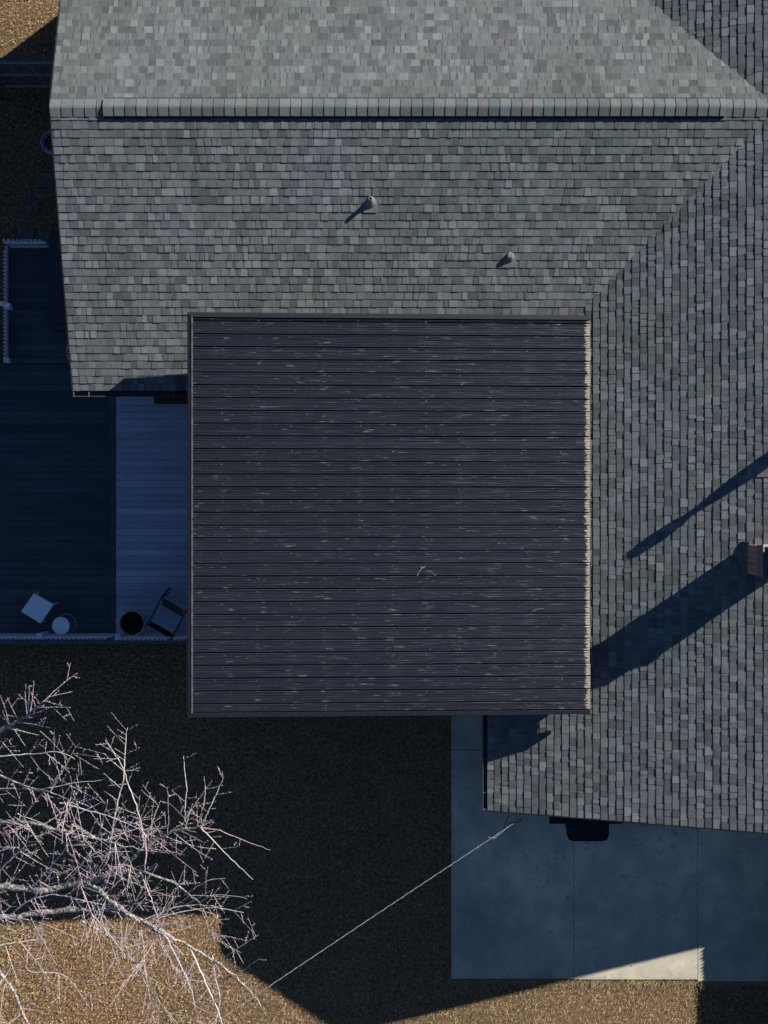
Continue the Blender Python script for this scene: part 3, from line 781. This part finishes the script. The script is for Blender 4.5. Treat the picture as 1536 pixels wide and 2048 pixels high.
def cloth(seq,m,name):
    mb=MB()
    for i in range(len(seq)-1):
        (b0,z0),(b1,z1)=seq[i],seq[i+1]
        for k in range(10):
            a0=.07+.86*k/10; a1=.07+.86*(k+1)/10
            sg=lambda a:-.02*math.sin(math.pi*(a-.07)/.86)
            mb.hexa([sl(a0,b0,z0+sg(a0)-.006),sl(a1,b0,z0+sg(a1)-.006),sl(a1,b1,z1+sg(a1)-.006),sl(a0,b1,z1+sg(a0)-.006)],[sl(a0,b0,z0+sg(a0)),sl(a1,b0,z0+sg(a1)),sl(a1,b1,z1+sg(a1)),sl(a0,b1,z1+sg(a0))])
    return obj(name,mb,m,Ch,False)
cloth([(.10,ZD+.40),(.13,ZD+.43),(.17,ZD+.425),(.35,ZD+.40),(.50,ZD+.38)],M['sling'],'seat')
cloth([(.50,ZD+.385),(.58,ZD+.55),(.66,ZD+.78),(.74,ZD+.98)],M['sling_dark'],'backrest')
mb=MB(); mb.tube([sl(.0,.08,ZD+.39),sl(1,.08,ZD+.39)],.016,8); obj('front_bar',mb,M['chair_frame'],Ch,True)
mb=MB(); mb.hexa([sl(-.02,-.02,ZD+.30),sl(1.02,-.02,ZD+.30),sl(1.02,.10,ZD+.30),sl(-.02,.10,ZD+.30)],[sl(-.02,-.02,ZD+.36),sl(1.02,-.02,ZD+.36),sl(1.02,.10,ZD+.38),sl(-.02,.10,ZD+.38)]); obj('footrest_pad',mb,M['sling_dark'],Ch,bevel=.01)
# door mat
mb=MB(); a=P(308,797,ZD); b_=P(384,808,ZD); mb.box(a.x,b_.x,b_.y,2.6,ZD+.003,ZD+.016); tag(obj('door_mat',mb,M['mat']),'brown door mat on the pale deck under the gutter','mat')
# ------------------------------------------------------------------ covered grill by the south gable
Gr=thing('covered_grill','black covered barbecue grill against the gable end on the concrete','grill',(4.3,-6.7,.075))
mb=MB()
def gp(px,py,z): return P(px,py,z)
z=1.12
tp=[gp(1131,1636,z),gp(1219,1636,z),gp(1218,1672,z),gp(1214,1681,z),gp(1205,1683,z),gp(1146,1683,z),gp(1137,1680,z),gp(1133,1668,z)]
cg=sum(tp,Vector())/len(tp)
bt=[Vector((cg.x+.06+(p.x-cg.x)*.88,cg.y+.1+(p.y-cg.y)*.86,.08)) for p in tp]; hi2=[Vector((cg.x+(p.x-cg.x)*.97,cg.y+(p.y-cg.y)*.93,1.14)) for p in tp]
bt,tp,hi2=bt[::-1],tp[::-1],hi2[::-1]
mb.hexa(bt,tp); mb.hexa([p+Vector((0,0,.0005)) for p in tp],hi2)
obj('grill_cover',mb,M['cover'],Gr,bevel=.02)
mb=MB(); a=gp(1099,1634,.95); b_=gp(1246,1648,.95); mb.box(a.x,b_.x,b_.y,a.y+.2,.90,.95); obj('side_shelf',mb,M['cover'],Gr,bevel=.01)
# ------------------------------------------------------------------ overhead service cable
Cb=thing('service_cable','pale twisted overhead power cable running from the gable to the lower left','cable',P(1045,1635,3.9))
A=P(1042,1637,3.85); B=P(440,2047,6.3); d=B-A
pts=[]; N_=220
for i in range(N_+1):
    t=i/N_*2.2; s=-.20*math.sin(math.pi*min(1,t/2.2))
    p=A+d*t+Vector((0,0,s)); a=t*d.length*18
    pts.append(p)
off=Vector((d.y,-d.x,0)).normalized()
mb=MB(); mb.tube(pts,.0042,5,cap=False)
obj('bare_wire',mb,M['cable'],Cb)
mb=MB(); mb.tube([p+off*(.008*math.sin(i*1.9))+Vector((0,0,.008*math.cos(i*1.9))) for i,p in enumerate(pts)],.0048,5,cap=False)
obj('insulated_wire',mb,M['galv'],Cb)
def loop(lst,m,r=.007,name='lead_loop'):
    mb=MB(); P_=[P(*q) for q in lst]
    # smooth by catmull
    out=[]
    for i in range(len(P_)-1):
        p0=P_[max(i-1,0)];p1=P_[i];p2=P_[i+1];p3=P_[min(i+2,len(P_)-1)]
        for k in range(5):
            t=k/5; out.append(.5*((2*p1)+(-p0+p2)*t+(2*p0-5*p1+4*p2-p3)*t*t+(-p0+3*p1-3*p2+p3)*t**3))
    out.append(P_[-1]); mb.tube(out,r,6); return obj(name,mb,m,Cb)
loop([(1020,1628,3.7),(1013,1640,3.6),(1010,1650,3.6),(1005,1660,3.7),(1000,1668,3.85)],M['black_wire'])
loop([(1046,1634,3.7),(1040,1643,3.6),(1026,1644,3.6),(1018,1648,3.6),(1016,1655,3.7),(1012,1664,3.85)],M['black_wire'])
loop([(1042,1637,3.86),(1022,1650,3.9),(1008,1660,3.95),(998,1666,3.9),(996,1672,3.85),(988,1676,3.85),(976,1674,3.9)],M['cable'],.006)
loop([(1012,1657,3.9),(1000,1668,3.9),(990,1672,3.9),(984,1680,3.9)],M['cable'],.006)
# ------------------------------------------------------------------ bare tree, lower left
Tr=thing('bare_tree','leafless pale barked tree spreading in from the lower left edge','tree',(-10.3,-9.0,0))
mb=MB(); t0=Vector((-10.3,-9.0,0))
mb.tube([t0,t0+Vector((.05,.05,.5)),t0+Vector((.15,.1,1.4)),t0+Vector((.3,.12,2.3)),t0+Vector((.5,.25,2.9))],[.30,.22,.19,.17,.12],14)
obj('trunk',mb,M['bark'],Tr,True)
def cat(P_,n=4):
    out=[]
    for i in range(len(P_)-1):
        p0=P_[max(i-1,0)];p1=P_[i];p2=P_[i+1];p3=P_[min(i+2,len(P_)-1)]
        for k in range(n):
            t=k/n; out.append(.5*((2*p1)+(-p0+p2)*t+(2*p0-5*p1+4*p2-p3)*t*t+(-p0+3*p1-3*p2+p3)*t**3))
    out.append(P_[-1]); return out
W=MB()     # twigs
tr=random.Random(21)
def tcol():
    r=tr.random(); v=tr.uniform(.7,1.2)
    if r<.30: c=(.64,.46,.56)
    elif r<.40: c=(.60,.40,.42)
    elif r<.50: c=(.55,.50,.64)
    else: c=(.68,.63,.57)
    return tuple(v*x for x in c)
def twig(p,d,L_,r,lev,col=None):
    col=col or tcol(); n=max(4,int(L_/.10)); pts=[p.copy()]; q=p.copy(); d=d.normalized()
    bend=Vector((tr.uniform(-.5,.5),tr.uniform(-.5,.5),tr.uniform(-.1,.25)))*.07
    for i in range(n):
        d=(d+bend*.5+Vector((tr.uniform(-1,1),tr.uniform(-1,1),tr.uniform(-1,1)))*.045).normalized()
        q=q+d*(L_/n); pts.append(q.copy())
    rad=[max(r*(1-.75*i/n),.0024) for i in range(n+1)]
    W.tube(pts,rad,4 if r<.012 else 6,col,False)
    for i in range(1,n):                         # short spurs
        for _ in range(2):
            if tr.random()<.9:
                s=Vector((tr.uniform(-1,1),tr.uniform(-1,1),tr.uniform(-.3,.6))).normalized(); l=tr.uniform(.012,.03)
                b=pts[i].lerp(pts[i+1],tr.random())
                W.tube([b,b+s*l],[.0042,.0025],3,col,False)
    if lev>0:
        k=int(L_/.33*tr.uniform(.5,1.3))
        for _ in range(k):
            i=tr.randint(1,n-1); dd=(pts[i+1]-pts[i]).normalized()
            side=dd.cross(Vector((tr.uniform(-.4,.4),tr.uniform(-.4,.4),1))).normalized()*(1 if tr.random()<.5 else -1)
            nd=(dd*tr.uniform(.5,1)+side*tr.uniform(.5,1.1)+Vector((0,0,tr.uniform(-.15,.35))))
            twig(pts[i],nd,L_*tr.uniform(.28,.6)*(1-.4*i/n),rad[i]*.66,lev-1,col if tr.random()<.6 else None)
LIMBS=[ # pixel x, pixel y, height ; radii start-end ; twig density, twig length, bias
 ([(-118,1835,2.9),(-60,1836,3.0),(0,1836,3.1),(100,1824,3.2),(180,1818,3.3),(235,1822,3.4),(290,1845,3.4),(340,1872,3.4),(400,1905,3.4),(450,1938,3.5),(495,1975,3.6),(520,2010,3.6)],.068,.010,9,.9,None,True),
 ([(-110,1800,2.9),(-40,1768,3.2),(0,1772,3.3),(80,1780,3.4),(150,1768,3.5),(190,1772,3.6),(215,1796,3.6),(250,1822,3.6),(290,1848,3.5),(330,1868,3.45)],.078,.022,9,.8,(0,1),True),
 ([(170,1775,3.5),(215,1748,3.8),(250,1728,4.0),(285,1700,4.2),(330,1670,4.4),(370,1656,4.6),(402,1655,4.7)],.05,.018,9,.65,(0,.8),True),
 ([(402,1655,4.7),(440,1662,4.8),(490,1682,4.9),(541,1701,5.0)],.012,.004,2,.2,None,False),
 ([(402,1655,4.7),(435,1690,4.8),(470,1725,4.9),(507,1760,5.0)],.012,.004,4,.35,None,False),
 ([(402,1655,4.7),(403,1630,4.8),(409,1600,4.9),(410,1572,5.0)],.010,.004,3,.25,None,False),
 ([(402,1655,4.7),(415,1625,4.9),(432,1588,5.0),(448,1554,5.1)],.012,.004,4,.3,None,False),
 ([(250,1730,4.0),(290,1744,4.1),(345,1765,4.2),(380,1790,4.2),(405,1815,4.2),(415,1850,4.3),(420,1880,4.3)],.026,.005,6,.5,None,False),
 ([(216,1720,4.0),(222,1680,4.3),(230,1630,4.6),(240,1585,4.8),(248,1550,5.0),(250,1500,5.1),(255,1455,5.2)],.018,.005,7,.35,None,False),
 ([(287,1697,4.2),(284,1660,4.4),(272,1610,4.7),(256,1568,4.8),(248,1540,4.9),(228,1505,5.0),(211,1480,5.1)],.015,.005,6,.35,None,False),
 ([(290,1745,4.1),(292,1700,4.3),(288,1665,4.4),(270,1645,4.5)],.014,.008,6,.45,None,False),
 ([(372,1656,4.6),(370,1620,4.7),(374,1580,4.8),(370,1540,4.9),(367,1510,5.0)],.010,.004,5,.25,None,False),
 ([(335,1668,4.4),(337,1640,4.5),(336,1600,4.6),(335,1573,4.7)],.008,.004,4,.25,None,False),
 ([(-60,1640,3.6),(0,1646,3.8),(45,1644,4.0),(100,1655,4.2),(180,1674,4.4),(240,1690,4.5),(290,1700,4.6)],.045,.008,8,.65,(0,.5),True),
 ([(-80,1500,3.8),(0,1462,4.2),(30,1446,4.4),(60,1430,4.6),(80,1410,4.8),(99,1396,4.9)],.05,.006,8,.5,(.3,.6),True),
 ([(-60,1575,3.9),(0,1577,4.2),(60,1578,4.4),(100,1585,4.6),(130,1596,4.8),(160,1614,4.9)],.024,.005,8,.5,(0,.4),True),
 ([(-60,1520,3.9),(0,1550,4.2),(45,1570,4.4),(90,1577,4.6),(120,1545,4.8),(158,1486,5.0)],.024,.004,7,.45,None,True),
 ([(-30,1515,4.0),(30,1510,4.3),(75,1508,4.5),(115,1504,4.7),(150,1518,4.9)],.014,.004,5,.4,None,False),
 ([(90,1578,4.6),(150,1566,4.7),(210,1560,4.8)],.008,.003,2,.2,None,False),
 ([(120,1605,4.4),(180,1622,4.5),(225,1634,4.6),(270,1654,4.7),(300,1662,4.8)],.014,.005,6,.4,None,False),
 ([(40,1645,4.0),(65,1610,4.3),(90,1580,4.6)],.014,.008,5,.4,None,False),
 ([(165,1842,3.3),(210,1868,3.2),(245,1900,3.2),(275,1930,3.2),(290,1965,3.2),(320,2005,3.3),(350,2050,3.3)],.026,.006,8,.6,(0,-.4),False),
 ([(-40,1890,3.0),(0,1945,3.0),(28,1985,3.0),(50,2035,3.0),(70,2070,3.0)],.04,.02,6,.6,None,True),
 ([(-50,1900,3.0),(0,1890,3.2),(40,1884,3.3),(90,1878,3.4)],.02,.006,6,.5,None,False),
 ([(330,1868,3.4),(350,1910,3.4),(375,1960,3.4),(388,2000,3.4),(398,2050,3.4)],.018,.008,6,.5,None,False),
 ([(380,1895,3.4),(400,1940,3.3),(420,1985,3.3),(436,2020,3.3),(448,2060,3.3)],.018,.007,6,.5,None,False),
 ([(425,1912,3.4),(430,1955,3.4),(440,2000,3.4),(430,2048,3.4)],.012,.005,4,.4,None,False),
 ([(60,1890,3.2),(55,1940,3.2),(110,1945,3.2),(140,1960,3.2),(175,2010,3.2)],.012,.004,6,.5,None,False),
 ([(280,1745,4.0),(300,1790,4.1),(310,1820,4.2),(318,1838,4.2)],.010,.004,4,.3,None,False),
 ([(300,1840,3.8),(340,1818,4.0),(400,1810,4.2),(450,1818,4.4),(487,1825,4.5)],.014,.004,6,.35,None,False),
 ([(370,1790,4.2),(400,1770,4.4),(425,1758,4.5),(450,1758,4.6)],.009,.004,3,.3,None,False),
 ([(400,1805,4.2),(430,1790,4.4),(495,1797,4.6)],.008,.003,3,.25,None,False),
 ([(440,1920,3.5),(470,1900,3.8),(518,1869,4.0)],.009,.003,3,.3,None,False),
 ([(470,1955,3.6),(495,1935,3.8),(520,1915,4.0)],.007,.003,3,.2,None,False),
 ([(-20,1760,3.3),(20,1720,3.7),(50,1690,4.0),(60,1650,4.3)],.02,.006,9,.5,None,True),
 ([(60,1780,3.4),(90,1745,3.7),(130,1700,4.0),(150,1660,4.3)],.018,.005,9,.5,None,True),
 ([(130,1770,3.5),(170,1720,3.9),(200,1665,4.3),(215,1600,4.6)],.016,.005,9,.45,None,False),
 ([(20,1830,3.1),(60,1800,3.4),(110,1790,3.6),(160,1800,3.8),(210,1810,4.0)],.016,.006,10,.45,None,True),
]
for li,(pl,r0,r1,dens,tl,bias,big) in enumerate(LIMBS):
    P_=[P(*q) for q in pl]; C_=cat(P_,5); n=len(C_)
    C_=[p+Vector((tr.uniform(-1,1),tr.uniform(-1,1),tr.uniform(-1,1)))*(.022 if r0>.04 else .010) for p in C_]
    rad=[(r0+(r1-r0)*i/(n-1))*(tr.uniform(.86,1.14) if r0>.02 else 1) for i in range(n)]
    lb=MB(); lb.tube(C_,rad,10 if r0>.02 else 5,(1,1,1),False) if r0>.02 else W.tube(C_,rad,6,tcol(),False)
    if r0>.02: obj('limb',lb,M['bark'],Tr,True)
    tot=sum((C_[i+1]-C_[i]).length for i in range(n-1))
    for _ in range(int(tot*dens*(.65 if pl[1][1]>1860 or pl[-1][1]>1990 else .9))):
        i=tr.randint(1,int((n-2)*(.72 if li==0 else 1))); dd=(C_[i+1]-C_[i]).normalized()
        side=dd.cross(Vector((0,0,1))).normalized()*(1 if tr.random()<.5 else -1)
        nd=dd*tr.uniform(.2,.9)+side*tr.uniform(.5,1.1)+Vector((0,0,tr.uniform(-.1,.6)))
        if bias: nd=nd+Vector((bias[0],bias[1],0))*tr.uniform(0,1.2)
        L_=tl*tr.uniform(.5,1.8)
        twig(C_[i],nd,L_,min(.009,rad[i]*.6)*tr.uniform(.55,1),2 if L_>.4 else 1)
o=obj('twigs',W,M['twig'],Tr)
print('twig verts',len(W.v))
